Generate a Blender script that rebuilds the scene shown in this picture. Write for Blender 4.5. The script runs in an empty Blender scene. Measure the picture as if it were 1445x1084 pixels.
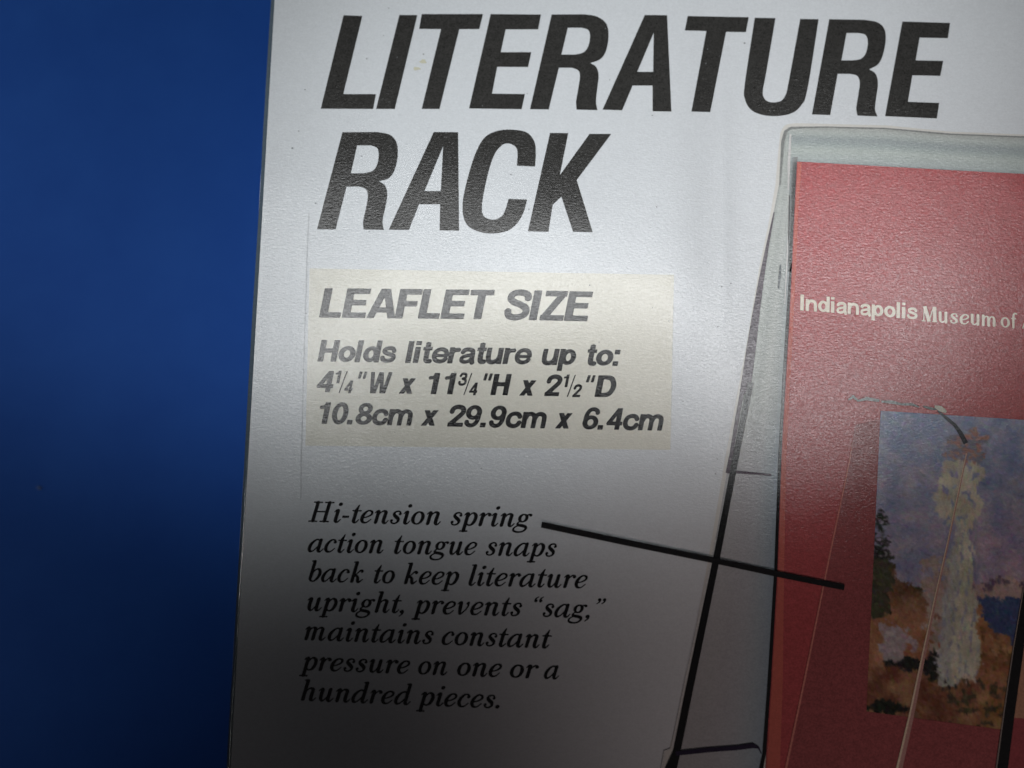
import bpy, bmesh, math, random
import numpy as np
from mathutils import Vector, Matrix
from mathutils.geometry import tessellate_polygon

random.seed(4)
rng = np.random.default_rng(4)
S = bpy.context.scene
COL = S.collection

# ------------------------------------------------------------------ camera
TILT, ROLL, FOC, DIST = math.radians(8), math.radians(1.5), 1405.0, 0.207
cF = Vector((0, math.sin(TILT), -math.cos(TILT)))
cU0 = Vector((0, math.cos(TILT), math.sin(TILT)))
cR0 = Vector((1, 0, 0))
cR = cR0 * math.cos(ROLL) + cU0 * math.sin(ROLL)
cU = cU0 * math.cos(ROLL) - cR0 * math.sin(ROLL)
cC = -cF * DIST
cam = bpy.data.cameras.new('camera')
cam.sensor_width = 36.0
cam.lens = 36.0 * FOC / 1445.0
cam.clip_start = 0.01
cam.clip_end = 50.0
cam.dof.use_dof = True
cam.dof.focus_distance = DIST
cam.dof.aperture_fstop = 6.5
co = bpy.data.objects.new('camera', cam)
COL.objects.link(co)
co.matrix_world = Matrix(((cR.x, cU.x, -cF.x, cC.x), (cR.y, cU.y, -cF.y, cC.y), (cR.z, cU.z, -cF.z, cC.z), (0, 0, 0, 1)))
S.camera = co

# ------------------------------------------------------------------ room light and added lights
w = bpy.data.worlds.new('World')
S.world = w
w.use_nodes = True
bg = w.node_tree.nodes['Background']
bg.inputs[0].default_value = (1.0, 0.93, 0.97, 1)
bg.inputs[1].default_value = 0.016
S.view_settings.view_transform = 'Standard'
S.view_settings.look = 'None'
S.view_settings.exposure = 0.0
S.view_settings.gamma = 1.0


def aim(o, target):
    o.rotation_euler = (Vector(target) - o.location).to_track_quat('-Z', 'Y').to_euler()


# two added soft spots up left; cone edges stand in for a cast shadow
for loc, tgt, half, blend, watt in (((-0.703, -0.10, 0.792), (-0.070, 0.111, 0), 0.144, 0.411, 14.0),
                                    ((-0.674, -0.094, 0.686), (0.036, 0.064, 0), 0.093, 1.0, 32.5)):
    L = bpy.data.lights.new('added_spot', 'SPOT')
    L.energy = watt
    L.color = (0.95, 0.985, 1.0)
    L.spot_size = 2 * half
    L.spot_blend = blend
    L.shadow_soft_size = 0.03
    o = bpy.data.objects.new('added_spot', L)
    COL.objects.link(o)
    o.location = loc
    aim(o, tgt)

# weak fill spots, added to lift dark areas: a warm one over the lower right, a cool one on the table at the lower left
for nm_, watt, rgb, size, loc, tgt in (('warm_fill', 11.5, (1.0, 0.84, 0.81), 0.205, (0.30, -0.85, 0.75), (0.099, -0.046, 0)),
                                       ('side_fill', 5.6, (0.95, 0.99, 1.0), 0.36, (-0.75, -0.3, 0.5), (-0.207, -0.028, -0.045))):
    L = bpy.data.lights.new(nm_, 'SPOT')
    L.energy = watt
    L.color = rgb
    L.spot_size = size
    L.spot_blend = 1.0
    L.shadow_soft_size = 0.03
    o = bpy.data.objects.new(nm_, L)
    COL.objects.link(o)
    o.location = loc
    aim(o, tgt)

# added row of narrow beams, shaped to make the mirrored band across the lid
for i in range(6):
    A = bpy.data.lights.new('added_band_light', 'AREA')
    A.shape = 'RECTANGLE'
    A.size = 0.06
    A.size_y = 0.088
    A.spread = math.radians(20)
    A.energy = 0.00116
    A.color = (0.97, 0.99, 1.0)
    o = bpy.data.objects.new('added_band_light', A)
    COL.objects.link(o)
    lx = -0.13 + i * 0.066
    o.location = (lx, 0.080, 0.3)
    aim(o, (lx * 0.41, 0.026, 0))


# ------------------------------------------------------------------ helpers
def pg(px, py, z=0.0):
    """photograph pixel (1445 wide) -> point of the lid plane, metres"""
    d = cF + cR * ((px - 722.5) / FOC) + cU * ((542 - py) / FOC)
    p = cC + d * ((z - cC.z) / d.z)
    return (p.x, p.y)


def lin(c):
    return tuple(((v / 255.0) / 12.92 if v / 255.0 <= 0.04045 else ((v / 255.0 + 0.055) / 1.055) ** 2.4) for v in c)


def link(name, me, mat=None, parent=None, **props):
    ob = bpy.data.objects.new(name, me)
    COL.objects.link(ob)
    if mat:
        me.materials.append(mat)
    if parent:
        ob.parent = parent
    for k, v in props.items():
        ob[k] = v
    return ob


def node(nt, t, loc=(0, 0), **kw):
    n = nt.nodes.new(t)
    for k, v in kw.items():
        setattr(n, k, v)
    return n


# shared varnished-carton surface: fibre relief, slow warp of the board, clear coat
def make_group():
    g = bpy.data.node_groups.new('carton_relief', 'ShaderNodeTree')
    g.interface.new_socket('Normal', in_out='OUTPUT', socket_type='NodeSocketVector')
    g.interface.new_socket('Mottle', in_out='OUTPUT', socket_type='NodeSocketFloat')
    g.interface.new_socket('Dots', in_out='OUTPUT', socket_type='NodeSocketFloat')
    rs = g.interface.new_socket('Relief', in_out='INPUT', socket_type='NodeSocketFloat')
    rs.default_value = 1.0
    gi = node(g, 'NodeGroupInput')
    go = node(g, 'NodeGroupOutput')
    geo = node(g, 'ShaderNodeNewGeometry')
    mm = node(g, 'ShaderNodeVectorMath', operation='SCALE')
    mm.inputs['Scale'].default_value = 1000.0
    g.links.new(geo.outputs['Position'], mm.inputs[0])
    def noise(scale, stretch, detail, rough=0.5, off=0.0):
        mp = node(g, 'ShaderNodeMapping')
        mp.inputs['Scale'].default_value = (stretch[0], stretch[1], 0.0)
        mp.inputs['Location'].default_value = (off, off * .7, off * .3)
        g.links.new(mm.outputs[0], mp.inputs[0])
        n = node(g, 'ShaderNodeTexNoise')
        n.inputs['Scale'].default_value = scale
        n.inputs['Detail'].default_value = detail
        n.inputs['Roughness'].default_value = rough
        g.links.new(mp.outputs[0], n.inputs[0])
        return n.outputs[0]
    def m(op, a, b):
        x = node(g, 'ShaderNodeMath', operation=op)
        for i, v in enumerate((a, b)):
            if isinstance(v, (int, float)):
                x.inputs[i].default_value = v
            else:
                g.links.new(v, x.inputs[i])
        return x.outputs[0]
    fib = noise(2.0, (0.6, 1.25), 3.0, 0.62)
    fine = noise(4.5, (0.8, 1.2), 2.0, 0.6, 7.0)
    warp = noise(0.018, (1.0, 1.3), 1.0, 0.4, 21.3)
    h = m('ADD', m('MULTIPLY', fib, 0.025), m('MULTIPLY', fine, 0.012))
    h = m('MULTIPLY', h, gi.outputs['Relief'])
    h = m('ADD', h, m('MULTIPLY', warp, WARP))
    # the board is slightly twisted: its pitch changes along x around the middle of the sheet
    sp = node(g, 'ShaderNodeSeparateXYZ')
    g.links.new(mm.outputs[0], sp.inputs[0])
    fc = node(g, 'ShaderNodeFloatCurve')
    cv = fc.mapping.curves[0]
    pts = TWIST
    cv.points[0].location = pts[0]
    cv.points[1].location = pts[-1]
    for q in pts[1:-1]:
        cv.points.new(*q)
    fc.mapping.update()
    xn = node(g, 'ShaderNodeMapRange')
    xn.inputs['From Min'].default_value = -60.0
    xn.inputs['From Max'].default_value = 120.0
    g.links.new(sp.outputs['X'], xn.inputs[0])
    g.links.new(xn.outputs[0], fc.inputs['Value'])
    yy = m('MULTIPLY', sp.outputs['Y'], m('MULTIPLY', sp.outputs['Y'], -1 / 2600.0))
    ty = m('MULTIPLY', sp.outputs['Y'], m('EXPONENT', yy, 0.0))
    h = m('ADD', h, m('MULTIPLY', ty, m('MULTIPLY', m('SUBTRACT', fc.outputs[0], 0.5), TWK)))
    h = m('MULTIPLY', h, 0.001)
    b = node(g, 'ShaderNodeBump')
    b.inputs['Strength'].default_value = 1.0
    b.inputs['Distance'].default_value = 1.0
    g.links.new(h, b.inputs['Height'])
    g.links.new(b.outputs[0], go.inputs['Normal'])
    mot = noise(0.9, (0.6, 1.1), 5.0, 0.7, 3.0)
    g.links.new(mot, go.inputs['Mottle'])
    dots = noise(3.2, (1, 1), 1.0, 0.5, 11.0)
    g.links.new(dots, go.inputs['Dots'])
    g.interface.new_socket('Gloss', in_out='OUTPUT', socket_type='NodeSocketFloat')
    g.links.new(noise(2.5, (0.5, 1.5), 3.0, 0.72, 17.0), go.inputs['Gloss'])
    return g


WARP = 0.9
TWK = -0.10


def tw(px, v):
    return (((px - 722.5) * 0.147 + 60) / 180.0, 0.5 + v / 200.0)


TWIST = [(0.0, 0.75), tw(380, 50), tw(480, 12), tw(600, -70), tw(760, -98), tw(910, -66), tw(1020, 45), tw(1100, 92), tw(1200, 85), tw(1320, 35), (1.0, 0.5)]
GRP = make_group()


def carton_mat(name, rgb, mottle=0.10, grain=0.0, coat=1.0, rough=0.095, attr=None, relief=1.0, cior=1.8, gloss_lo=0.6):
    m = bpy.data.materials.new(name)
    m.use_nodes = True
    nt = m.node_tree
    p = nt.nodes['Principled BSDF']
    gr = nt.nodes.new('ShaderNodeGroup')
    gr.node_tree = GRP
    gr.inputs['Relief'].default_value = relief
    p.inputs['Roughness'].default_value = 0.75
    p.inputs['Specular IOR Level'].default_value = 0.06
    p.inputs['Coat Weight'].default_value = coat
    p.inputs['Coat Roughness'].default_value = rough
    p.inputs['Coat IOR'].default_value = cior
    gm = node(nt, 'ShaderNodeMapRange')
    gm.inputs['From Min'].default_value = 0.40
    gm.inputs['From Max'].default_value = 0.62
    gm.inputs['To Min'].default_value = gloss_lo
    gm.inputs['To Max'].default_value = 1.0
    nt.links.new(gr.outputs['Gloss'], gm.inputs[0])
    nt.links.new(gm.outputs[0], p.inputs['Coat Weight'])
    nt.links.new(gr.outputs['Normal'], p.inputs['Normal'])
    nt.links.new(gr.outputs['Normal'], p.inputs['Coat Normal'])
    if attr:
        src = node(nt, 'ShaderNodeAttribute', attribute_name=attr).outputs['Color']
    else:
        r = node(nt, 'ShaderNodeRGB')
        r.outputs[0].default_value = (*rgb, 1)
        src = r.outputs[0]
    # mottling multiplies the colour by 1 +- mottle
    mr = node(nt, 'ShaderNodeMapRange')
    mr.inputs['From Min'].default_value = 0.25
    mr.inputs['From Max'].default_value = 0.75
    mr.inputs['To Min'].default_value = 1 - mottle
    mr.inputs['To Max'].default_value = 1 + mottle
    nt.links.new(gr.outputs['Mottle'], mr.inputs[0])
    mr2 = node(nt, 'ShaderNodeMapRange')
    mr2.inputs['From Min'].default_value = 0.3
    mr2.inputs['From Max'].default_value = 0.7
    mr2.inputs['To Min'].default_value = 1 - grain
    mr2.inputs['To Max'].default_value = 1 + grain
    nt.links.new(gr.outputs['Dots'], mr2.inputs[0])
    mu = node(nt, 'ShaderNodeMath', operation='MULTIPLY')
    nt.links.new(mr.outputs[0], mu.inputs[0])
    nt.links.new(mr2.outputs[0], mu.inputs[1])
    sc = node(nt, 'ShaderNodeVectorMath', operation='SCALE')
    nt.links.new(src, sc.inputs[0])
    nt.links.new(mu.outputs[0], sc.inputs['Scale'])
    nt.links.new(sc.outputs[0], p.inputs['Base Color'])
    return m


def poly_mesh(polys, z, flatcols=None):
    """polys: list of loops-lists [[outer, hole, ...], ...] in plane metres"""
    vs, fs = [], []
    for loops in polys:
        base = len(vs)
        for lp in loops:
            vs += [(x, y, z) for x, y in lp]
        tris = tessellate_polygon([[Vector((x, y, 0)) for x, y in lp] for lp in loops])
        flat = [v for lp in loops for v in lp]
        for a, b, c in tris:
            (x1, y1), (x2, y2), (x3, y3) = flat[a], flat[b], flat[c]
            cr = (x2 - x1) * (y3 - y1) - (x3 - x1) * (y2 - y1)
            if abs(cr) < 1e-14:
                continue
            fs.append((base + a, base + b, base + c) if cr > 0 else (base + a, base + c, base + b))
    me = bpy.data.meshes.new('print')
    me.from_pydata(vs, [], fs)
    me.update()
    return me


def catmull(P0, P1, P2, P3, n):
    out = []
    for i in range(n):
        t = i / n
        out.append(tuple(0.5 * ((2 * b) + (-a + c) * t + (2 * a - 5 * b + 4 * c - d) * t * t + (-a + 3 * b - 3 * c + d) * t ** 3)
                         for a, b, c, d in zip(P0, P1, P2, P3)))
    return out


def outline(pts, n=6):
    """closed outline; points with a third element are smooth, the others are corners"""
    N = len(pts)
    out = []
    for i in range(N):
        a, b, c, d = pts[i - 1], pts[i], pts[(i + 1) % N], pts[(i + 2) % N]
        if len(b) == 2 and len(c) == 2:
            out.append(b[:2])
            continue
        p0 = a[:2] if len(b) == 3 else tuple(2 * u - v for u, v in zip(b[:2], c[:2]))
        p3 = d[:2] if len(c) == 3 else tuple(2 * u - v for u, v in zip(c[:2], b[:2]))
        out += catmull(p0, b[:2], c[:2], p3, n)
    return out


def px_loop(loop, z=0.0, sc=1.0, ox=0.0, oy=0.0):
    return [pg(ox + x * sc, oy + y * sc, z) for x, y in loop]


def ribbon(pts, width, both=None):
    """a printed line of varying width: pts are (px, py[, w])"""
    P = [np.array(p[:2], float) for p in pts]
    Lf, Rt = [], []
    for i, p in enumerate(P):
        a = P[max(i - 1, 0)]
        b = P[min(i + 1, len(P) - 1)]
        d = b - a
        d /= np.hypot(*d)
        n = np.array((-d[1], d[0]))
        ww = (pts[i][2] if len(pts[i]) > 2 else width) / 2
        Lf.append(tuple(p + n * ww))
        Rt.append(tuple(p - n * ww))
    return [[pg(*q) for q in Lf + Rt[::-1]]]


# ------------------------------------------------------------------ the box
E0, E1 = pg(380.5, 0), pg(317.5, 1084)
ex = (E0[0] + E1[0]) / 2
eang = math.atan2(E0[1] - E1[1], E0[0] - E1[0]) - math.pi / 2
LX, RX, TY, BY, H = ex, ex + 0.235, 0.118, -0.262, 0.045
box = bpy.data.objects.new('cardboard_box', None)
COL.objects.link(box)
box.location = (ex, 0, -H)
box['label'] = 'pale grey cardboard box printed LITERATURE RACK lying face up on the blue table'
box['category'] = 'box'
bpy.context.view_layer.update()
BINV = Matrix.Translation((ex, 0, -H)).inverted()


def part(name, me, mat, parent=None, **kw):
    ob = link(name, me, mat, parent or box, **kw)
    if parent is None:
        ob.matrix_parent_inverse = BINV
    return ob


M_paper = carton_mat('silver_grey_carton', lin((216, 219, 222)), 0.035, 0.035, relief=1.35)
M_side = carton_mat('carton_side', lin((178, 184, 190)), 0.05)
M_ink = carton_mat('black_ink', (0.036, 0.035, 0.033), 0.22, 0.30, relief=1.5)
M_ink2 = carton_mat('black_ink_text', (0.008, 0.008, 0.009), 0.25, 0.3)
M_label = carton_mat('beige_label_paper', lin((217, 214, 202)), 0.035, 0.04)

# top panel: flat centre with rolled edges and a rounded drop on all four sides
def rolled_top():
    bm = bmesh.new()
    rings = []
    R = 0.0011
    NS = 90
    er = random.Random(9)
    wear = [0.0] * (NS + 1)
    for q in range(NS + 1):
        wear[q] = 0.00010 * math.sin(q * .31) * math.sin(q * .113 + 1) + er.uniform(-1, 1) * 0.00003
    for c_ in (18, 41, 52, 77):
        for q in range(-2, 3):
            wear[c_ + q] += 0.00016 * math.exp(-q * q / 1.5)
    for k in range(0, 8):
        if k == 0:
            ins, z = R, 0.0
        else:
            a = (k / 7) * math.pi / 2
            ins, z = R * (1 - math.sin(a)), -R * (1 - math.cos(a))
        ring = []
        lst = [(RX - ins, BY + ins), (RX - ins, TY - ins)]
        for q in range(NS + 1):
            y = (TY - ins) + (BY - TY + 2 * ins) * q / NS
            lst.append((LX + ins + wear[q] * (k / 7), y))
        for x, y in lst:
            ring.append(bm.verts.new((x - y * math.tan(eang), y, z)))
        rings.append(ring)
    bm.faces.new(rings[0])
    for a, b in zip(rings, rings[1:]):
        for i in range(len(a)):
            j = (i + 1) % len(a)
            f = bm.faces.new((a[j], a[i], b[i], b[j]))
            f.smooth = True
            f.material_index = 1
    me = bpy.data.meshes.new('top_panel')
    bm.to_mesh(me)
    return me


M_fold = carton_mat('shaded_fold', lin((78, 90, 100)), 0.12, 0.1)  # shade on the rolled edges, painted as a darker colour
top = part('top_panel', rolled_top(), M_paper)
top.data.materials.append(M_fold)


def slab(x0, y0, x1, y1, z0, z1, sh=True):
    bm = bmesh.new()
    c = [(x0, y0), (x1, y0), (x1, y1), (x0, y1)]
    if sh:
        c = [(x - y * math.tan(eang), y) for x, y in c]
    lo = [bm.verts.new((x, y, z0)) for x, y in c]
    hi = [bm.verts.new((x, y, z1)) for x, y in c]
    bm.faces.new(hi)
    bm.faces.new(lo[::-1])
    for i in range(4):
        j = (i + 1) % 4
        bm.faces.new((lo[i], lo[j], hi[j], hi[i]))
    me = bpy.data.meshes.new('slab')
    bm.to_mesh(me)
    return me


t = 0.0012
zt = -0.00115
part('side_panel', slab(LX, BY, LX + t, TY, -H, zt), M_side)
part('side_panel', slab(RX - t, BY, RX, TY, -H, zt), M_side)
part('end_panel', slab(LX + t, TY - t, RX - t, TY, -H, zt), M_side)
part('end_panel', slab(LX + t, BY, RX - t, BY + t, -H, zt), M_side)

Z1, Z2, Z3, Z4, Z5, Z6 = (0.00005 * k for k in range(1, 7))

# ---- title lettering, traced outlines
a = 0.33218
TITLE1 = []   # word one
def T(lst, loops, sc, ox, oy):
    lst.append([px_loop(outline(lp), Z1, sc, ox, oy) for lp in loops])
c1 = (480 / 1445, 430, 0)
c2 = (585 / 1441, 860, 0)
T(TITLE1, [[(165, 65), (244, 68), (163, 400), (302, 400), (290, 463), (68, 462)]], *c1)
T(TITLE1, [[(402, 64), (478, 64), (382, 463), (303, 463)]], *c1)
T(TITLE1, [[(497, 60), (757, 60), (741, 124), (656, 124), (572, 463), (497, 463), (579, 124), (486, 123)]], *c1)
T(TITLE1, [[(790, 60), (1003, 62), (991, 125), (853, 125), (832, 222), (962, 222), (948, 285), (817, 284), (795, 398), (935, 400), (921, 464), (698, 461)]], *c1)
T(TITLE1, [[(1049, 62), (1190, 61), (1240, 70, 1), (1280, 100, 1), (1290, 150, 1), (1280, 215, 1), (1254, 252, 1), (1213, 268), (1238, 285, 1), (1248, 320, 1), (1243, 370, 1), (1237, 430, 1), (1243, 468), (1155, 466), (1153, 430, 1), (1163, 370, 1), (1169, 325, 1), (1162, 300, 1), (1135, 288), (1079, 288), (1036, 465), (957, 464)],
           [(1117, 118), (1175, 118), (1203, 127, 1), (1212, 152, 1), (1206, 192, 1), (1187, 221, 1), (1150, 232), (1090, 232)]], *c1)
TITLE1.append([px_loop(lp, Z1) for lp in ([(850.3, 154.8), (877.8, 155.7), (892.5, 120.8), (920.9, 120.8), (920.9, 157.1), (947.3, 157.5), (941.2, 21.5), (909.9, 21.2)],
                                          [(922.5, 46), (921.7, 101.5), (899, 101.5)])])
T(TITLE1, [[(272, 56), (484, 60), (474, 112), (405, 111), (350, 390), (285, 388), (337, 108), (262, 106)]], *c2)
T(TITLE1, [[(505, 62), (577, 63), (545, 250, 1), (533, 315, 1), (537, 340, 1), (551, 353, 1), (573, 356, 1), (597, 350, 1), (612, 330, 1), (622, 290, 1), (663, 66), (727, 67), (688, 310, 1), (665, 368, 1), (630, 395, 1), (575, 404, 1), (525, 398, 1), (490, 380, 1), (471, 345, 1), (470, 295, 1)]], *c2)
T(TITLE1, [[(764, 67), (885, 69), (930, 77, 1), (955, 100, 1), (960, 140, 1), (950, 192, 1), (933, 224, 1), (903, 241), (925, 257, 1), (933, 290, 1), (927, 340, 1), (923, 380, 1), (932, 405), (862, 402), (858, 375, 1), (865, 330, 1), (870, 288, 1), (861, 264, 1), (835, 257), (793, 257), (767, 400), (704, 398)],
           [(824, 115), (868, 115), (891, 123, 1), (898, 148, 1), (891, 185, 1), (873, 205, 1), (845, 210), (806, 210)]], *c2)
T(TITLE1, [[(1018, 75), (1184, 80), (1176, 133), (1078, 131), (1064, 210), (1160, 212), (1150, 264), (1053, 262), (1037, 354), (1146, 358), (1138, 412), (958, 404)]], *c2)
TITLE2 = []
T(TITLE2, [[(160, 562), (310, 561), (362, 573, 1), (390, 608, 1), (394, 665, 1), (380, 725, 1), (355, 758, 1), (315, 770), (341, 789, 1), (350, 825, 1), (342, 880, 1), (330, 940, 1), (336, 977), (250, 975), (248, 940, 1), (261, 880, 1), (268, 830, 1), (258, 803, 1), (230, 793), (177, 793), (130, 975), (52, 974)],
           [(222, 618), (282, 618), (307, 629, 1), (314, 655, 1), (308, 697, 1), (290, 725, 1), (255, 736), (195, 737)]], *c1)
T(TITLE2, [[(548, 561), (651, 562), (655, 980), (573, 979), (575, 868), (485, 868), (442, 977), (357, 976)],
           [(588, 620), (578, 812), (508, 812)]], *c1)
T(TITLE2, [[(978, 708), (901, 704), (904, 655, 1), (897, 626, 1), (868, 610, 1), (838, 617, 1), (808, 652, 1), (784, 715, 1), (760, 820, 1), (752, 880, 1), (758, 915, 1), (782, 931, 1), (812, 932, 1), (840, 915, 1), (856, 880, 1), (866, 845), (944, 848), (930, 900, 1), (905, 945, 1), (862, 980, 1), (800, 992, 1), (745, 986, 1), (696, 962, 1), (674, 920, 1), (672, 850, 1), (694, 750, 1), (724, 655, 1), (762, 587, 1), (815, 557, 1), (880, 551, 1), (943, 563, 1), (975, 602, 1), (981, 650, 1)]], *c1)
T(TITLE2, [[(1042, 565), (1119, 566), (1083, 745), (1210, 569), (1302, 569), (1155, 765), (1223, 987), (1140, 985), (1090, 835), (1053, 870), (1035, 985), (948, 983)]], *c1)

part('title_lettering', poly_mesh(TITLE1, Z1), M_ink, label='heavy condensed italic word LITERATURE in black')
part('title_lettering', poly_mesh(TITLE2, Z1), M_ink, label='heavy condensed italic word RACK in black')


# ------------------------------------------------------------------ stroke fonts -> contours
class Field:
    """signed distance union of pen strokes on a small grid, contoured to polygons"""
    def __init__(s, x0, y0, x1, y1, h):
        s.h = h
        s.xs = np.arange(x0, x1 + h, h)
        s.ys = np.arange(y0, y1 + h, h)
        s.X, s.Y = np.meshgrid(s.xs, s.ys)
        s.D = np.full(s.X.shape, 9.0)

    def cap(s, a, b):
        ax, ay, ra = a
        bx, by, rb = b
        dx, dy = bx - ax, by - ay
        l2 = dx * dx + dy * dy + 1e-12
        t = np.clip(((s.X - ax) * dx + (s.Y - ay) * dy) / l2, 0, 1)
        d = np.hypot(s.X - ax - t * dx, s.Y - ay - t * dy) - (ra + (rb - ra) * t)
        s.D = np.minimum(s.D, d)

    def butt(s, a, b, w):
        dx, dy = b[0] - a[0], b[1] - a[1]
        l = math.hypot(dx, dy) + 1e-9
        ux, uy = dx / l, dy / l
        cx, cy = (a[0] + b[0]) / 2, (a[1] + b[1]) / 2
        u = np.abs((s.X - cx) * ux + (s.Y - cy) * uy) - l / 2
        v = np.abs(-(s.X - cx) * uy + (s.Y - cy) * ux) - w / 2
        d = np.hypot(np.maximum(u, 0), np.maximum(v, 0)) + np.minimum(np.maximum(u, v), 0)
        s.D = np.minimum(s.D, d)

    def contours(s):
        D = s.D
        D = np.pad(D, 1, constant_values=1.0)
        xs = np.concatenate([[s.xs[0] - s.h], s.xs, [s.xs[-1] + s.h]])
        ys = np.concatenate([[s.ys[0] - s.h], s.ys, [s.ys[-1] + s.h]])
        D = np.where(D == 0, 1e-6, D)
        seg = {}
        ny, nx = D.shape
        I = D < 0
        idx = np.argwhere((I[:-1, :-1] != I[1:, :-1]) | (I[:-1, :-1] != I[:-1, 1:]) | (I[:-1, :-1] != I[1:, 1:]))
        def pt(key):
            k, j, i = key
            if k == 'h':
                t = D[j, i] / (D[j, i] - D[j, i + 1])
                return (xs[i] + t * s.h, ys[j])
            t = D[j, i] / (D[j, i] - D[j + 1, i])
            return (xs[i], ys[j] + t * s.h)
        for j, i in idx:
            c = (I[j, i], I[j, i + 1], I[j + 1, i + 1], I[j + 1, i])
            e = (('h', j, i), ('v', j, i + 1), ('h', j + 1, i), ('v', j, i))
            cr = [k for k in range(4) if c[k] != c[(k + 1) % 4]]
            # edges directed so that the inside lies left
            if len(cr) == 2:
                a_, b_ = cr
                # leaving inside at edge k (c[k] in, c[k+1] out)
                out_e = a_ if c[a_] else b_
                in_e = b_ if c[a_] else a_
                seg[e[out_e]] = e[in_e]
            else:
                mid = D[j:j + 2, i:i + 2].mean() < 0
                outs = [k for k in cr if c[k]]
                for k in outs:
                    seg[e[k]] = e[(k + 1) % 4] if mid else e[(k - 1) % 4]
        loops = []
        while seg:
            st = next(iter(seg))
            k = st
            lp = []
            while k in seg:
                lp.append(pt(k))
                k = seg.pop(k)
            if len(lp) > 4:
                loops.append(lp)
        def area(l):
            return 0.5 * sum(l[i - 1][0] * l[i][1] - l[i][0] * l[i - 1][1] for i in range(len(l)))
        def simp(l):
            out = []
            n = len(l)
            for i in range(n):
                p, q, r = (out[-1] if out else l[i - 1]), l[i], l[(i + 1) % n]
                if abs((q[0] - p[0]) * (r[1] - q[1]) - (q[1] - p[1]) * (r[0] - q[0])) > 0.02 * s.h * s.h:
                    out.append(q)
            return out
        loops = [simp(l) for l in loops]
        loops = [l for l in loops if len(l) > 3]
        areas = [area(l) for l in loops]
        if not areas:
            return []
        sg = 1 if areas[int(np.argmax(np.abs(areas)))] > 0 else -1
        outs = [l for l, ar in zip(loops, areas) if ar * sg > 0]
        holes = [l for l, ar in zip(loops, areas) if ar * sg < 0]
        res = [[o_] for o_ in outs]
        def inside(p, l):
            c = False
            for i in range(len(l)):
                (x1, y1), (x2, y2) = l[i - 1], l[i]
                if (y1 > p[1]) != (y2 > p[1]) and p[0] < (x2 - x1) * (p[1] - y1) / (y2 - y1) + x1:
                    c = not c
            return c
        for hl in holes:
            for r in res:
                if inside(hl[0], r[0]):
                    r.append(hl)
                    break
        return res


def smooth_run(pts, n=5):
    out = []
    N = len(pts)
    for i in range(N - 1):
        p0 = pts[i - 1] if i > 0 else tuple(2 * u - v for u, v in zip(pts[0], pts[1]))
        p3 = pts[i + 2] if i + 2 < N else tuple(2 * u - v for u, v in zip(pts[-1], pts[-2]))
        out += catmull(p0, pts[i], pts[i + 1], p3, n)
    out.append(pts[-1])
    return out


def glyph(spec, h, ymin=-0.6, ymax=1.9, xmax=1.7, clip=None, grow=0.0):
    f = Field(-0.2537, ymin - 0.0091, xmax, ymax, h)
    for s in spec:
        kind = s[0]
        if kind == 'p':                          # pen stroke, width varies, round ends
            pts = [(x, y, w_ / 2) for x, y, w_ in smooth_run(s[1])]
            for u, v in zip(pts, pts[1:]):
                f.cap(u, v)
        elif kind == 'l':                        # straight pen segments
            pts = [(x, y, w_ / 2) for x, y, w_ in s[1]]
            for u, v in zip(pts, pts[1:]):
                f.cap(u, v)
        elif kind == 'd':
            f.cap((s[1], s[2], s[3] / 2), (s[1] + 1e-4, s[2], s[3] / 2))
        elif kind == 'o':                        # ring, wide at the sides
            _, cx, cy, rx, ry, ws, wt = s
            pts = []
            for k in range(33):
                an = k / 32 * 2 * math.pi
                cw = abs(math.cos(an)) ** 1.5
                pts.append((cx + rx * math.cos(an), cy + ry * math.sin(an), (wt + (ws - wt) * cw) / 2))
            for u, v in zip(pts, pts[1:]):
                f.cap(u, v)
        elif kind == 'b':                        # flat-ended bar
            f.butt(s[1], s[2], s[3])
        elif kind == 'c':                        # even curve, flat ends
            pts = smooth_run([q for q in s[1]])
            w_ = s[2]
            for u, v in zip(pts, pts[1:]):
                f.butt(u, v, w_)
            for q in pts[1:-1]:
                f.cap((q[0], q[1], w_ / 2), (q[0] + 1e-4, q[1], w_ / 2))
    f.D = f.D - grow
    if clip:
        f.D = np.maximum(f.D, np.maximum(clip[0] - f.Y, f.Y - clip[1]))
    return f.contours()


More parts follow.
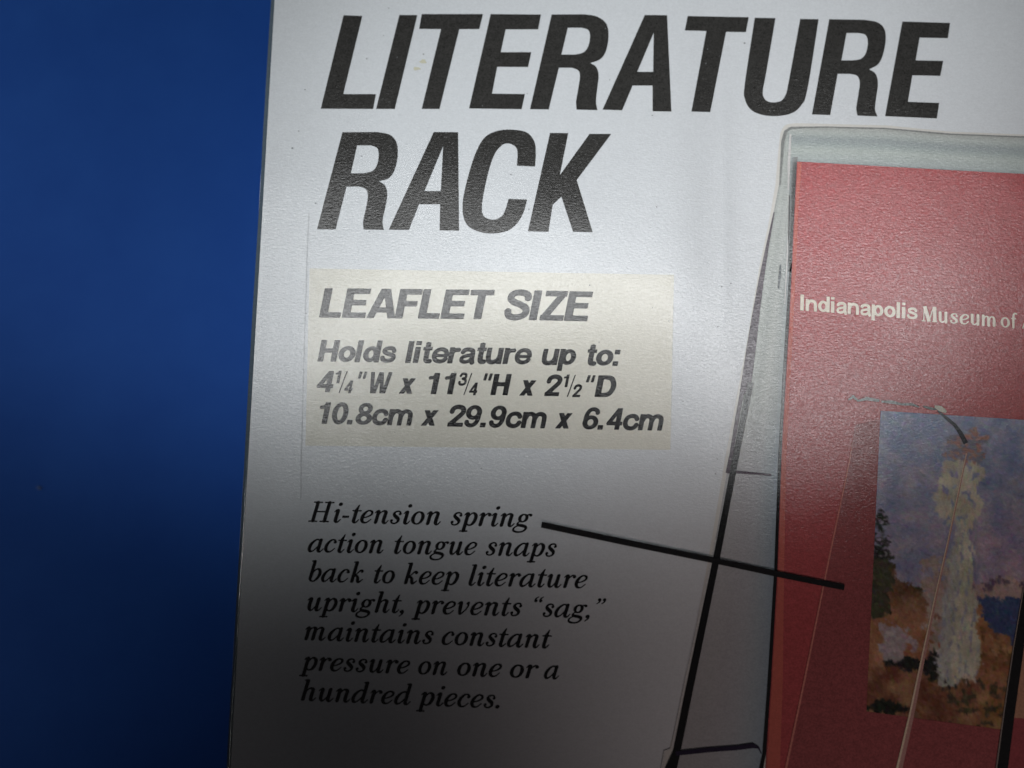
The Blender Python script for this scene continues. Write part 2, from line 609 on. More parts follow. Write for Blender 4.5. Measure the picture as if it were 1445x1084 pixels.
# --- sans bold: unit = cap height
V, B_, C_ = 0.22, 0.18, 0.20
SANS = {
 'L': (.68, [('b', (.11, 0), (.11, 1), V), ('b', (.0, .09), (.62, .09), B_)], (0, 1)),
 'E': (.76, [('b', (.11, 0), (.11, 1), V), ('b', (0, .09), (.69, .09), B_), ('b', (0, .52), (.63, .52), .17), ('b', (0, .91), (.70, .91), B_)], (0, 1)),
 'F': (.70, [('b', (.11, 0), (.11, 1), V), ('b', (0, .50), (.58, .50), .17), ('b', (0, .91), (.66, .91), B_)], (0, 1)),
 'A': (.84, [('b', (.06, -.1), (.41, 1.1), .20), ('b', (.76, -.1), (.41, 1.1), .20), ('b', (.2, .28), (.62, .28), .16)], (0, 1)),
 'T': (.72, [('b', (0, .91), (.70, .91), B_), ('b', (.35, 0), (.35, 1), V)], (0, 1)),
 'I': (.32, [('b', (.11, 0), (.11, 1), V)], (0, 1)),
 'Z': (.74, [('b', (.04, .91), (.68, .91), B_), ('b', (0, .09), (.70, .09), B_), ('b', (.08, .05), (.60, .95), .2)], (0, 1)),
 'S': (.80, [('c', [(.66, .70), (.60, .86), (.38, .92), (.17, .86), (.13, .71), (.25, .59), (.48, .50), (.64, .38), (.63, .19), (.40, .08), (.17, .13), (.10, .32)], .19)], None),
 'H': (.84, [('b', (.11, 0), (.11, 1), V), ('b', (.66, 0), (.66, 1), V), ('b', (.1, .52), (.66, .52), .18)], (0, 1)),
 'D': (.84, [('b', (.11, 0), (.11, 1), V), ('c', [(.08, .91), (.36, .91), (.56, .82), (.66, .5), (.56, .18), (.36, .09), (.08, .09)], .19)], (0, 1)),
 'W': (1.14, [('b', (.07, 1.1), (.25, -.1), .17), ('b', (.53, 1.1), (.31, -.1), .17), ('b', (.53, 1.1), (.73, -.1), .17), ('b', (1.0, 1.1), (.79, -.1), .17)], (0, 1)),
 'o': (.72, [('o', .34, .365, .245, .275, .21, .17)], None),
 'l': (.32, [('b', (.11, 0), (.11, 1), .21)], None),
 'i': (.32, [('b', (.11, 0), (.11, .73), .21), ('b', (.11, .83), (.11, 1), .21)], None),
 'd': (.75, [('o', .31, .365, .215, .275, .2, .16), ('b', (.59, 0), (.59, 1), .2)], None),
 's': (.66, [('c', [(.53, .50), (.46, .62), (.29, .66), (.13, .59), (.14, .46), (.32, .385), (.52, .30), (.50, .13), (.29, .07), (.12, .12), (.06, .24)], .165)], None),
 't': (.43, [('c', [(.2, .93), (.2, .6), (.2, .22), (.25, .10), (.39, .085)], .2), ('b', (.02, .66), (.39, .66), .14)], None),
 'e': (.70, [('b', (.08, .35), (.62, .35), .13), ('c', [(.62, .33), (.56, .56), (.35, .645), (.16, .56), (.09, .36), (.16, .16), (.35, .075), (.52, .12), (.61, .23)], .17)], None),
 'r': (.47, [('b', (.11, 0), (.11, .73), .2), ('c', [(.12, .42), (.2, .59), (.43, .63)], .17)], None),
 'a': (.68, [('c', [(.10, .50), (.17, .61), (.33, .65), (.49, .60), (.53, .46), (.53, .2), (.58, 0)], .18), ('c', [(.53, .40), (.3, .355), (.12, .28), (.11, .13), (.24, .07), (.42, .12), (.54, .27)], .155)], None),
 'u': (.74, [('c', [(.10, .73), (.10, .28), (.17, .11), (.34, .08), (.5, .17), (.57, .33)], .19), ('b', (.58, 0), (.58, .73), .2)], None),
 'n': (.74, [('b', (.10, 0), (.10, .73), .2), ('c', [(.12, .42), (.22, .6), (.38, .65), (.53, .58), (.58, .42), (.58, 0)], .19)], None),
 'm': (1.10, [('b', (.10, 0), (.10, .73), .19), ('c', [(.12, .42), (.2, .6), (.33, .65), (.47, .58), (.51, .42), (.51, 0)], .18), ('c', [(.52, .42), (.6, .6), (.74, .65), (.88, .58), (.92, .42), (.92, 0)], .18)], None),
 'p': (.75, [('b', (.10, -.27), (.10, .73), .2), ('o', .39, .365, .215, .275, .2, .16)], None),
 'c': (.68, [('c', [(.58, .48), (.49, .61), (.34, .65), (.16, .57), (.09, .36), (.16, .15), (.34, .075), (.5, .12), (.59, .27)], .18)], None),
 'x': (.68, [('b', (.02, -.1), (.58, .83), .19), ('b', (.08, .83), (.52, -.1), .2)], (0, .73)),
 ':': (.34, [('b', (.11, 0), (.11, .2), .21), ('b', (.11, .53), (.11, .73), .21)], None),
 '.': (.34, [('b', (.11, 0), (.11, .2), .21)], None),
 '1': (.66, [('b', (.40, 0), (.40, 1), .21), ('c', [(.12, .76), (.30, .80), (.38, .97)], .14)], (0, 1)),
 '2': (.70, [('c', [(.10, .65), (.16, .84), (.35, .92), (.56, .84), (.57, .64), (.36, .38), (.13, .12)], .19), ('b', (.03, .09), (.66, .09), .18)], (0, 1.1)),
 '3': (.70, [('c', [(.11, .72), (.19, .88), (.36, .92), (.54, .84), (.53, .62), (.32, .53), (.55, .45), (.59, .25), (.5, .11), (.33, .07), (.15, .12), (.09, .3)], .18)], None),
 '4': (.70, [('b', (.48, 0), (.48, 1), .19), ('b', (.02, .29), (.66, .29), .16), ('b', (.06, .25), (.46, .97), .16)], (0, 1)),
 '6': (.70, [('o', .35, .32, .23, .24, .19, .16), ('c', [(.12, .34), (.14, .66), (.24, .87), (.40, .93), (.55, .86), (.59, .74)], .17)], None),
 '8': (.70, [('o', .34, .73, .20, .19, .18, .16), ('o', .34, .28, .24, .20, .2, .16)], None),
 '9': (.70, [('o', .34, .67, .23, .25, .19, .16), ('c', [(.57, .66), (.55, .34), (.45, .13), (.29, .07), (.14, .14), (.10, .26)], .17)], None),
 '0': (.70, [('o', .34, .5, .235, .42, .2, .17)], None),
 '"': (.42, [('b', (.10, 1.0), (.07, .68), .09), ('b', (.28, 1.0), (.25, .68), .09)], None),
 '/': (.30, [('b', (-.12, -.05), (.30, 1.05), .10)], (-.02, 1.02)),
}
# --- italic book face: unit = x-height
K, k_ = .235, .085
HOOK = lambda x: ('p', [(x, .9, K), (x, .55, K), (x, .18, K), (x + .07, .04, .17), (x + .19, .04, .10), (x + .33, .24, .07)])
ENTRY = lambda x: ('p', [(x - .21, .80, .07), (x - .12, .93, .10), (x - .02, .95, .17), (x, .86, K)])
STEM = lambda x, y0, y1: ('l', [(x, y0, K), (x, y1, K)])
BOOK = {
 'i': (.62, [ENTRY(.25), HOOK(.25), ('d', .30, 1.40, .27)]),
 'n': (1.16, [ENTRY(.25), STEM(.25, .9, .08), ('p', [(.27, .55, .08), (.42, .85, .09), (.60, .96, .15), (.76, .86, .22), (.76, .6, K), (.76, .2, K), (.83, .04, .17), (.95, .04, .10), (1.08, .24, .07)])]),
 'm': (1.68, [ENTRY(.25), STEM(.25, .9, .08), ('p', [(.27, .55, .08), (.40, .85, .09), (.56, .96, .15), (.70, .86, .22), (.70, .5, K), (.70, .08, K)]),
             ('p', [(.72, .55, .08), (.87, .85, .09), (1.05, .96, .15), (1.2, .86, .22), (1.2, .6, K), (1.2, .2, K), (1.27, .04, .17), (1.39, .04, .10), (1.52, .24, .07)])]),
 'u': (1.16, [ENTRY(.25), ('p', [(.25, .88, K), (.24, .5, K), (.27, .2, .22), (.38, .04, .15), (.52, .10, .09), (.74, .5, .08)]), HOOK(.76), STEM(.76, .92, .5)]),
 'r': (.84, [ENTRY(.25), STEM(.25, .9, .08), ('p', [(.27, .50, .08), (.40, .80, .09), (.55, .95, .12), (.68, .93, .15)]), ('d', .71, .85, .23)]),
 't': (.66, [('p', [(.34, 1.36, .08), (.29, 1.15, .16), (.25, .95, K), (.25, .5, K), (.25, .18, K), (.32, .04, .17), (.44, .04, .10), (.58, .24, .07)]), ('l', [(.02, .93, .10), (.56, .93, .10)])]),
 'e': (.90, [('p', [(.16, .40, .09), (.45, .48, .10), (.70, .66, .14), (.70, .86, .15), (.52, .96, .11), (.32, .88, .15), (.16, .62, .22), (.13, .33, .23), (.24, .09, .18), (.42, .03, .12), (.58, .09, .09), (.76, .30, .07)])]),
 'o': (1.0, [('o', .46, .49, .33, .46, .235, .10)]),
 'c': (.88, [('p', [(.62, .95, .10), (.50, .97, .10), (.34, .90, .15), (.17, .64, .22), (.13, .33, .23), (.24, .09, .18), (.42, .03, .12), (.58, .09, .09), (.76, .30, .07)]), ('l', [(.64, .90, .14), (.68, .79, .22)])]),
 'a': (1.16, [('p', [(.72, .88, .09), (.56, .97, .11), (.36, .87, .15), (.17, .60, .22), (.12, .30, .23), (.20, .08, .18), (.34, .04, .12), (.52, .18, .09), (.72, .5, .08)]), HOOK(.78), STEM(.78, .93, .5)]),
 'd': (1.16, [('p', [(.72, .88, .09), (.56, .97, .11), (.36, .87, .15), (.17, .60, .22), (.12, .30, .23), (.20, .08, .18), (.34, .04, .12), (.52, .18, .09), (.72, .5, .08)]), HOOK(.78), STEM(.78, 1.52, .5), ('l', [(.60, 1.56, .09), (.76, 1.57, .12)])]),
 's': (.84, [('d', .62, .76, .19), ('p', [(.66, .78, .09), (.58, .92, .10), (.42, .97, .11), (.24, .88, .15), (.22, .70, .20), (.40, .53, .24), (.58, .36, .21), (.58, .15, .15), (.40, .03, .11), (.20, .07, .10), (.12, .2, .10)]), ('d', .15, .24, .20)]),
 'g': (1.04, [('o', .44, .67, .24, .28, .21, .10), ('p', [(.62, .84, .09), (.76, .95, .11), (.90, .93, .15)]), ('d', .90, .90, .19),
             ('p', [(.28, .42, .09), (.16, .28, .12), (.22, .14, .19), (.50, .09, .22), (.76, .0, .20), (.80, -.18, .15), (.62, -.36, .12), (.32, -.41, .12), (.04, -.32, .14), (-.02, -.14, .13), (.12, .02, .10), (.3, .1, .1)])]),
 'p': (1.04, [ENTRY(.25), STEM(.25, .9, -.40), ('l', [(.02, -.43, .10), (.50, -.43, .10)]), ('p', [(.27, .50, .08), (.42, .84, .09), (.60, .97, .13), (.80, .80, .22), (.84, .50, .235), (.74, .16, .20), (.56, .03, .12), (.40, .08, .09), (.28, .28, .08)])]),
 'b': (1.0, [('l', [(.04, 1.56, .09), (.2, 1.57, .12)]), STEM(.22, 1.52, .35), ('p', [(.22, .4, K), (.24, .15, .18), (.40, .03, .12), (.60, .08, .15), (.78, .38, .22), (.82, .68, .23), (.70, .93, .17), (.54, .96, .12), (.38, .82, .09), (.24, .5, .08)])]),
 'h': (1.16, [('l', [(.06, 1.56, .09), (.23, 1.57, .12)]), STEM(.25, 1.52, .08), ('p', [(.27, .55, .08), (.42, .85, .09), (.60, .96, .15), (.76, .86, .22), (.76, .6, K), (.76, .2, K), (.83, .04, .17), (.95, .04, .10), (1.08, .24, .07)])]),
 'k': (1.08, [('l', [(.06, 1.56, .09), (.23, 1.57, .12)]), STEM(.25, 1.52, .08), ('p', [(.27, .42, .08), (.48, .70, .09), (.66, .93, .11), (.78, .93, .14)]), ('d', .80, .86, .21), ('p', [(.32, .48, .09), (.50, .50, .14), (.60, .34, .21), (.66, .12, .20), (.76, .03, .14), (.98, .24, .07)])]),
 'l': (.60, [('l', [(.06, 1.56, .09), (.23, 1.57, .12)]), STEM(.25, 1.52, .5), HOOK(.25)]),
 'v': (.98, [ENTRY(.25), ('p', [(.25, .86, K), (.28, .45, K), (.36, .04, .14), (.60, .28, .10), (.76, .62, .11), (.74, .92, .15)]), ('d', .71, .87, .2)]),
 'H': (1.66, [STEM(.36, .08, 1.5), STEM(1.16, .08, 1.5), ('b', (.3, .80), (1.2, .80), .10),
              ('b', (.06, .05), (.68, .05), .10), ('b', (.84, .05), (1.48, .05), .10), ('b', (.06, 1.51), (.68, 1.51), .10), ('b', (.84, 1.51), (1.48, 1.51), .10)]),
 '-': (.64, [('b', (.04, .45), (.50, .45), .17)]),
 '.': (.5, [('d', .17, .12, .28)]),
 ',': (.5, [('d', .17, .11, .27), ('p', [(.25, .10, .14), (.24, -.06, .12), (.08, -.26, .06)])]),
 '(': (.84, [('d', .16, 1.20, .22), ('p', [(.10, 1.22, .12), (.13, 1.38, .10), (.28, 1.52, .05)]), ('d', .50, 1.20, .22), ('p', [(.44, 1.22, .12), (.47, 1.38, .10), (.62, 1.52, .05)])]),
 ')': (.84, [('d', .16, 1.42, .22), ('p', [(.23, 1.41, .12), (.20, 1.24, .10), (.05, 1.10, .05)]), ('d', .50, 1.42, .22), ('p', [(.57, 1.41, .12), (.54, 1.24, .10), (.39, 1.10, .05)])]),
}
# --- thin upright face for the second part of the brochure's name
W1, w1 = .20, .07
NARROW = {
 'M': (1.30, [('b', (.10, 0), (.14, 1.5), .08), ('b', (.18, 1.5), (.55, 0), .30), ('b', (.55, 0), (.90, 1.5), .07), ('b', (1.02, 0), (1.0, 1.5), .28), ('b', (-.06, .03), (.26, .03), .10), ('b', (.82, .03), (1.20, .03), .10)]),
 'u': (.92, [('l', [(.16, 1.0, .22), (.16, .25, .22)]), ('p', [(.16, .3, .22), (.24, .06, .12), (.42, .06, .11), (.60, .3, .10)]), ('l', [(.64, 1.0, .22), (.64, .05, .22)])]),
 's': BOOK['s'], 'e': BOOK['e'], 'o': BOOK['o'],
 'm': (1.4, [('l', [(.16, 1.0, .22), (.16, .05, .22)]), ('p', [(.2, .6, .10), (.35, .92, .11), (.54, .9, .16), (.60, .6, .22), (.60, .05, .22)]), ('p', [(.64, .6, .10), (.8, .92, .11), (1.0, .9, .16), (1.06, .6, .22), (1.06, .05, .22)])]),
 'f': (.62, [('p', [(.25, .05, .22), (.25, 1.1, .22), (.36, 1.46, .14), (.56, 1.42, .14)]), ('b', (.04, .95), (.50, .95), .11)]),
 'A': (1.3, [('b', (.08, 0), (.55, 1.5), .11), ('b', (.52, 1.5), (1.0, 0), .24), ('b', (.25, .5), (.8, .5), .10)]),
 'r': (.7, [('l', [(.16, 1.0, .22), (.16, .05, .22)]), ('p', [(.2, .6, .10), (.34, .9, .1), (.5, .9, .22)])]),
 't': (.6, [('l', [(.22, 1.3, .18), (.22, .1, .22)]), ('b', (.04, .95), (.44, .95), .11)]),
}
_cache = {}


def gl(font, fname, ch, h):
    key = (fname, ch)
    if key not in _cache:
        sp = font[ch]
        clip = sp[2] if len(sp) > 2 else None
        ext = 1.8 if fname == 'book' else 1.35
        _cache[key] = glyph(sp[1], h, -0.6, 1.75 if fname not in ('sans', 'thin') else 1.2, ext, clip, {'sans': 0.009, 'thin': -0.004}.get(fname, 0.006))
    return _cache[key]


def set_word(dst, font, fname, text, x0, x1, yb, cap, shear, y1=None, z=0.0, h=0.024, track=0.0, smallscale=None):
    """lays the word so that it runs from pixel x0 to x1 on a baseline yb..y1"""
    adv = []
    x = 0
    items = []
    for ch in text:
        sc_, dy = 1.0, 0.0
        if ch in '\u00b9\u00b3\u00b2\u2074\u2082':
            pass
        items.append((ch, x))
        x += font[ch][0] + track
    last = text[-1]
    total = x - track - 0.10
    if y1 is None:
        y1 = yb
    ux, uy = (x1 - x0) / total, (y1 - yb) / total
    for ch, gx in items:
        for loops in gl(font, fname, ch, h):
            dst.append([[pg(x0 + ux * (gx + X) + shear * cap * Y, yb + uy * (gx + X) - cap * Y, z) for X, Y in lp] for lp in loops])


# ------------------------------------------------------------------ size label
sticker_px = [(437, 379), (951, 388), (946, 635), (431, 629)]
ST = part('size_label', poly_mesh([[px_loop(sticker_px)]], Z1), M_label, label='beige rectangle giving the leaflet sizes')
lab = []
SH = .20
set_word(lab, SANS, 'sans', 'LEAFLET', 450.5, 686, 448.2, 41.5, SH, 450.6, Z2)
set_word(lab, SANS, 'sans', 'SIZE', 709, 826.5, 451.0, 42, SH, 453.6, Z2)
set_word(lab, SANS, 'sans', 'Holds', 448, 554.5, 510.3, 30.5, SH, 511.5, Z2)
set_word(lab, SANS, 'sans', 'literature', 571.5, 744.5, 512.0, 30.5, SH, 514.0, Z2)
set_word(lab, SANS, 'sans', 'up', 763, 808.5, 514.8, 30.5, SH, 515.2, Z2)
set_word(lab, SANS, 'sans', 'to:', 825, 872, 515.6, 30.5, SH, 516.3, Z2)


def frac(x0, yb, num, den, cap):
    """case fraction about 33 px wide"""
    for ch, fx, fy in ((num, -1, 13), (den, 17, -1)):
        wd = cap * 0.60
        for loops in gl(SANS, 'sans', ch, .024):
            lab.append([[pg(x0 + fx + wd * .95 * X + SH * (wd * Y + fy), yb - fy - wd * Y, Z2) for X, Y in lp] for lp in loops])
    for loops in gl(SANS, 'sans', '/', .03):
        lab.append([[pg(x0 + 12 + cap * .42 * X + SH * cap * Y, yb - cap * Y, Z2) for X, Y in lp] for lp in loops])


set_word(lab, SANS, 'sans', '4', 445.5, 466, 553.5, 30, SH, 553.7, Z2)
frac(468, 554.0, '1', '4', 30)
set_word(lab, SANS, 'sans', '"', 500, 512, 554.6, 30, SH, 554.8, Z2)
set_word(lab, SANS, 'sans', 'W', 518, 547, 555.0, 30, SH, 555.4, Z2)
set_word(lab, SANS, 'sans', 'x', 563.5, 581, 555.6, 30, SH, 555.8, Z2)
set_word(lab, SANS, 'sans', '1', 597.5, 617, 556.2, 30, SH, 556.4, Z2)
set_word(lab, SANS, 'sans', '1', 620.5, 640, 556.4, 30, SH, 556.6, Z2)
frac(644, 557.0, '3', '4', 30)
set_word(lab, SANS, 'sans', '"', 677, 689, 557.2, 30, SH, 557.4, Z2)
set_word(lab, SANS, 'sans', 'H', 692, 715, 557.8, 30, SH, 558.0, Z2)
set_word(lab, SANS, 'sans', 'x', 733.5, 751, 558.4, 30, SH, 558.6, Z2)
set_word(lab, SANS, 'sans', '2', 767, 786, 559.0, 30, SH, 559.2, Z2)
frac(790, 559.6, '1', '2', 30)
set_word(lab, SANS, 'sans', '"', 822, 834, 559.8, 30, SH, 560.0, Z2)
set_word(lab, SANS, 'sans', 'D', 839, 865.5, 560.2, 30.5, SH, 560.6, Z2)
set_word(lab, SANS, 'sans', '10.8cm', 444, 579, 598.0, 30.5, SH, 600.6, Z2)
set_word(lab, SANS, 'sans', 'x', 594.5, 613, 600.8, 30, SH, 601.0, Z2)
set_word(lab, SANS, 'sans', '29.9cm', 630, 768, 602.0, 30.5, SH, 604.4, Z2)
set_word(lab, SANS, 'sans', 'x', 784, 802, 604.8, 30, SH, 605.0, Z2)
set_word(lab, SANS, 'sans', '6.4cm', 819.5, 933, 605.8, 30.5, SH, 607.6, Z2)
link('size_lettering', poly_mesh(lab, Z2), M_ink2, ST)

# ------------------------------------------------------------------ description in the italic face
bk = []
BS = .30
def line(words, y0, y1, xa, xb):
    """words: (text, x0, x1) in px; baseline from (xa,y0) to (xb,y1)"""
    for tx, x0, x1 in words:
        f = lambda x: y0 + (y1 - y0) * (x - xa) / (xb - xa)
        set_word(bk, BOOK, 'book', tx, x0, x1, f(x0), 18.3, BS, f(x1), Z1)
line([('Hi-tension', 433.5, 619.5), ('spring', 633.5, 745)], 736.3, 743.8, 434, 745)
line([('action', 432.5, 538.5), ('tongue', 552.5, 669), ('snaps', 683, 782)], 778.8, 785.6, 433, 782)
line([('back', 432, 510), ('to', 524, 554), ('keep', 567, 644), ('literature', 657.5, 825)], 820.4, 830.2, 432, 825)
line([('upright,', 429.5, 571), ('prevents', 583.5, 733), ('(sag,)', 746.5, 850)], 861.6, 872.6, 430, 850)
line([('maintains', 426.5, 608.5), ('constant', 621, 772.5)], 902.8, 914.8, 427, 772)
line([('pressure', 425, 574.5), ('on', 587.5, 628.5), ('one', 642.5, 704), ('or', 717, 754), ('a', 766, 786)], 945.5, 958.4, 425, 786)
line([('hundred', 421.5, 576.5), ('pieces.', 590, 706)], 988.3, 999.8, 422, 704)
part('description_lettering', poly_mesh(bk, Z1), M_ink2, label='seven lines of black italic text about the spring tongue')

# ------------------------------------------------------------------ printed picture of the rack
M_clear = carton_mat('clear_plastic_print', lin((160, 168, 170)), 0.05, 0.07)
M_halo = carton_mat('cream_outline_print', lin((214, 211, 205)), 0.03)
M_steel = carton_mat('grey_shadow_print', lin((100, 106, 108)), 0.10, 0.25)
M_line = carton_mat('black_rule_print', (0.012, 0.012, 0.013), 0.2, 0.2)
M_purple = carton_mat('purple_shadow_print', lin((70, 55, 68)), 0.15, 0.3)
M_white = carton_mat('white_highlight_print', lin((208, 206, 204)), 0.05, 0.1)
M_red = carton_mat('red_brochure_print', lin((174, 78, 80)), 0.13, 0.17, relief=1.8, cior=2.0, gloss_lo=0.5)
M_redd = carton_mat('dark_red_print', lin((150, 78, 79)), 0.15, 0.2, relief=1.8, cior=2.0, gloss_lo=0.5)
M_salmon = carton_mat('salmon_edge_print', lin((192, 100, 88)), 0.06, 0.08, relief=2.0)
M_cream = carton_mat('cream_lettering_print', lin((232, 222, 205)), 0.04, 0.06)


def part_poly(name, polys, z, mat, parent, **kw):
    return link(name, poly_mesh(polys, z), mat, parent, **kw)


def vc_strip(rows, z, name, mat, parent):
    """rows: list of lists [(px, py, rgb), ...] -> gradient patch"""
    vs, fs, cs = [], [], []
    n = len(rows[0])
    for r in rows:
        for x, y, c in r:
            p = pg(x, y)
            vs.append((p[0], p[1], z))
            cs.append((*lin(c), 1))
    for j in range(len(rows) - 1):
        for i in range(n - 1):
            fs.append((j * n + i, (j + 1) * n + i, (j + 1) * n + i + 1, j * n + i + 1))
    me = bpy.data.meshes.new(name)
    me.from_pydata(vs, [], fs)
    at = me.color_attributes.new('ink', 'FLOAT_COLOR', 'POINT')
    at.data.foreach_set('color', np.array(cs, dtype=np.float32).ravel())
    return link(name, me, mat, parent)


M_vc = carton_mat('graded_print', (0, 0, 0), 0.05, 0.08, attr='ink', relief=1.8, cior=1.95, gloss_lo=0.5)

halo_l = [(1094, 262), (1098, 215), (1101, 188), (1108, 177, 1), (1122, 174), (1250, 177), (1340, 186), (1445, 190), (1660, 204), (1660, 1320), (912, 1320), (934, 1075), (936, 1061), (944, 1058),
          (963, 985), (999, 792), (1019, 672), (1020, 664), (1040, 556), (1054, 482), (1071, 379), (1084, 318)]
RP = part('rack_picture', poly_mesh([[px_loop(outline(halo_l))]], Z1), M_halo, label='printed colour picture of a clear rack holding a red brochure')

# body of the clear rack with soft vertical shading (the top rim, then the side wing)
LE = [(180, 1112), (215, 1103), (262, 1099), (318, 1088), (379, 1076), (482, 1058), (560, 1044), (665, 1026), (792, 1004), (985, 971), (1062, 955), (1320, 908)]
REd = [(180, 1128), (215, 1126), (262, 1123), (318, 1119), (379, 1116), (482, 1111), (560, 1107), (665, 1100), (792, 1095), (985, 1085), (1062, 1079), (1320, 1064)]
rows = []
for (y, xl), (_, xr) in zip(LE, REd):
    g = [(158, 163, 160), (180, 185, 180), (168, 173, 169), (180, 184, 180), (166, 172, 170), (152, 162, 166)]
    if y > 600:
        g = [(178, 176, 178), (176, 175, 176), (174, 173, 176), (172, 174, 178), (160, 170, 176), (142, 158, 170)]
    rows.append([(xl + (xr - xl) * i / 5, y, g[i]) for i in range(6)])
vc_strip(rows, Z2, 'side_wing', M_vc, RP)
# top rim above the brochure
xs_t = [(1112, 180), (1135, 180), (1250, 183), (1340, 191), (1445, 195), (1660, 208)]
rim = []
bot = [(1112, 232), (1135, 232), (1250, 238), (1340, 243), (1445, 250), (1660, 264)]
prof = [(0, (172, 174, 170)), (.14, (180, 186, 182)), (.30, (156, 164, 164)), (.42, (160, 169, 168)), (.6, (182, 190, 185)), (.85, (172, 180, 178)), (1, (128, 138, 140))]
for f, c in prof:
    rim.append([(a_[0] + (b_[0] - a_[0]) * f, a_[1] + (b_[1] - a_[1]) * f, c) for a_, b_ in zip(xs_t, bot)])
vc_strip([[(x, y, c) for x, y, c in r] for r in rim], Z3, 'top_rim', M_vc, RP)
# rounded corner pieces of the rim
part_poly('rim_edge', [ribbon([(1100, 262, 2), (1102, 230, 3), (1104, 200, 4), (1108, 186, 4), (1116, 181, 3), (1160, 180, 2), (1250, 182, 2), (1340, 190, 2), (1445, 194, 2), (1660, 207, 2)], 2)], Z4,
          carton_mat('rim_edge_print', lin((138, 140, 138)), .1, .2), RP)
part_poly('rim_highlight', [ribbon([(1112, 268, 2), (1113, 230, 4), (1115, 190, 3)], 3), ribbon([(1113.5, 275, 1.5), (1112, 330, 2), (1110, 372, 2), (1107, 430, 1.5)], 3)], Z4, M_white, RP)
sh = []
for yy_, xl_, dk_ in ((222, 1124, 150), (232, 1122.5, 92), (246, 1121.5, 66), (262, 1120.8, 56), (290, 1119.6, 58), (330, 1117.5, 56), (379, 1115, 46), (384, 1114.8, 40)):
    n_ = max(0.0, min(1.0, (yy_ - 300) / 84))
    sh.append([(xl_ - 7 + 4 * n_, yy_, (158, 166, 166)), (xl_ - 3.6 + 1.2 * n_, yy_, ((158 + dk_ * 2) // 3, (164 + dk_ * 2) // 3, (164 + dk_ * 2) // 3)), (xl_ - 1.2, yy_, (dk_, dk_ + 2, dk_)), (xl_ + 1.6, yy_, (dk_, dk_ - 2, dk_ - 2))])
vc_strip(sh, Z4, 'rim_shadow', M_vc, RP)
part_poly('rim_shadow', [ribbon([(1116.6, 372, 1.0), (1115.2, 384, 3.4), (1110, 470, 4), (1105.5, 545, 4), (1100, 649, 4.5), (1094.5, 806, 4.5), (1085, 968, 5), (1078, 1064, 5), (1074, 1084, 6), (1062, 1320, 7)], 5)], Z4, M_line, RP)
part_poly('wing_shadow', [ribbon([(1092, 300, 1.5), (1083, 345, 4), (1074, 395, 7), (1067, 440, 10), (1060, 490, 13), (1053, 540, 14), (1050, 556, 13)], 8)], Z4,
          carton_mat('wing_shadow_print', lin((104, 97, 104)), .2, .35, gloss_lo=.2), RP)
part_poly('wing_shadow', [ribbon([(1047.5, 552, 6), (1040, 590, 5), (1032, 640, 5), (1026, 668, 5)], 5)], Z5, M_purple, RP)
part_poly('wing_slot', [ribbon([(1101, 373, 2), (1100, 390, 4), (1098, 408, 2)], 3)], Z4, M_steel, RP)
part_poly('wing_step', [ribbon([(1025, 665, 5), (1060, 668, 3.5), (1088, 670.5, 3)], 3)], Z4, M_purple, RP)
# main black edge line of the wing
part_poly('wing_edge', [ribbon([(1059, 540, 8), (1047, 600, 8), (1034.5, 664, 8.5), (1013.4, 775, 9.2), (999, 845, 9.8), (971, 980, 10.6), (954.5, 1062, 10.6), (945, 1090, 17), (925, 1200, 18), (905, 1320, 18)], 8)], Z5, M_line, RP)
part_poly('wing_highlight', [ribbon([(1010, 760, 1.5), (1001, 803, 3), (963.5, 980, 3.5), (948, 1056, 3.5), (938, 1060, 3), (934, 1084, 3.5), (900, 1280, 3)], 3)], Z3, M_white, RP)
part_poly('foot_edge', [ribbon([(953, 1063, 6.5), (1000, 1058, 6.5), (1040, 1055, 6.5), (1062, 1052, 7), (1070, 1055, 3), (1074, 1063, 1.5)], 6)], Z6,
          carton_mat('dark_violet_print', lin((44, 36, 58)), .2, .2), RP)

# brochure
br_l = [(1124.5, 228.5), (1250, 235.5), (1340, 240.5), (1445, 246), (1660, 259), (1660, 1320), (1066, 1320), (1080, 1084), (1087, 968), (1096.5, 806), (1102, 649), (1108, 545), (1112.5, 470), (1117, 379), (1120.5, 300)]
zb = 0.00018
BRO = part_poly('brochure', [[px_loop(br_l)]], zb, M_red, RP, label='red printed brochure inside the clear rack')
def lay(k):
    return zb + 0.00004 * k
# third level: pieces of the brochure stay under the picture, beside it
part_poly('brochure_spine', [[px_loop([(1125.5, 229.5), (1131, 230), (1126, 300), (1123, 379), (1118.5, 470), (1114.5, 545), (1109, 649), (1106, 806), (1104, 968), (1100, 1084), (1094, 1320), (1068, 1320), (1081.5, 1084), (1088.5, 968), (1098, 806), (1103, 649), (1109, 545), (1113.5, 470), (1118, 379), (1121.5, 300)])]], lay(1), M_salmon, RP)
part_poly('spring_tongue', [[px_loop([(1206, 600), (1242, 592), (1236, 740), (1228, 880), (1223, 1004), (1445, 1034), (1660, 1060), (1660, 1320), (1076, 1320), (1110, 1084), (1134, 968), (1167, 804), (1199, 649)])]], lay(1), M_redd, RP, label='darker red shape of the spring tongue over the brochure')
part_poly('tongue_edge', [ribbon([(1202, 625, 1.0), (1198.6, 648, 1.8), (1166, 804, 2.2), (1133, 968, 2.6), (1108.5, 1084, 3), (1075, 1250, 3)], 2)], lay(3),
          carton_mat('tongue_edge_print', lin((205, 130, 118)), .1, .15), RP)
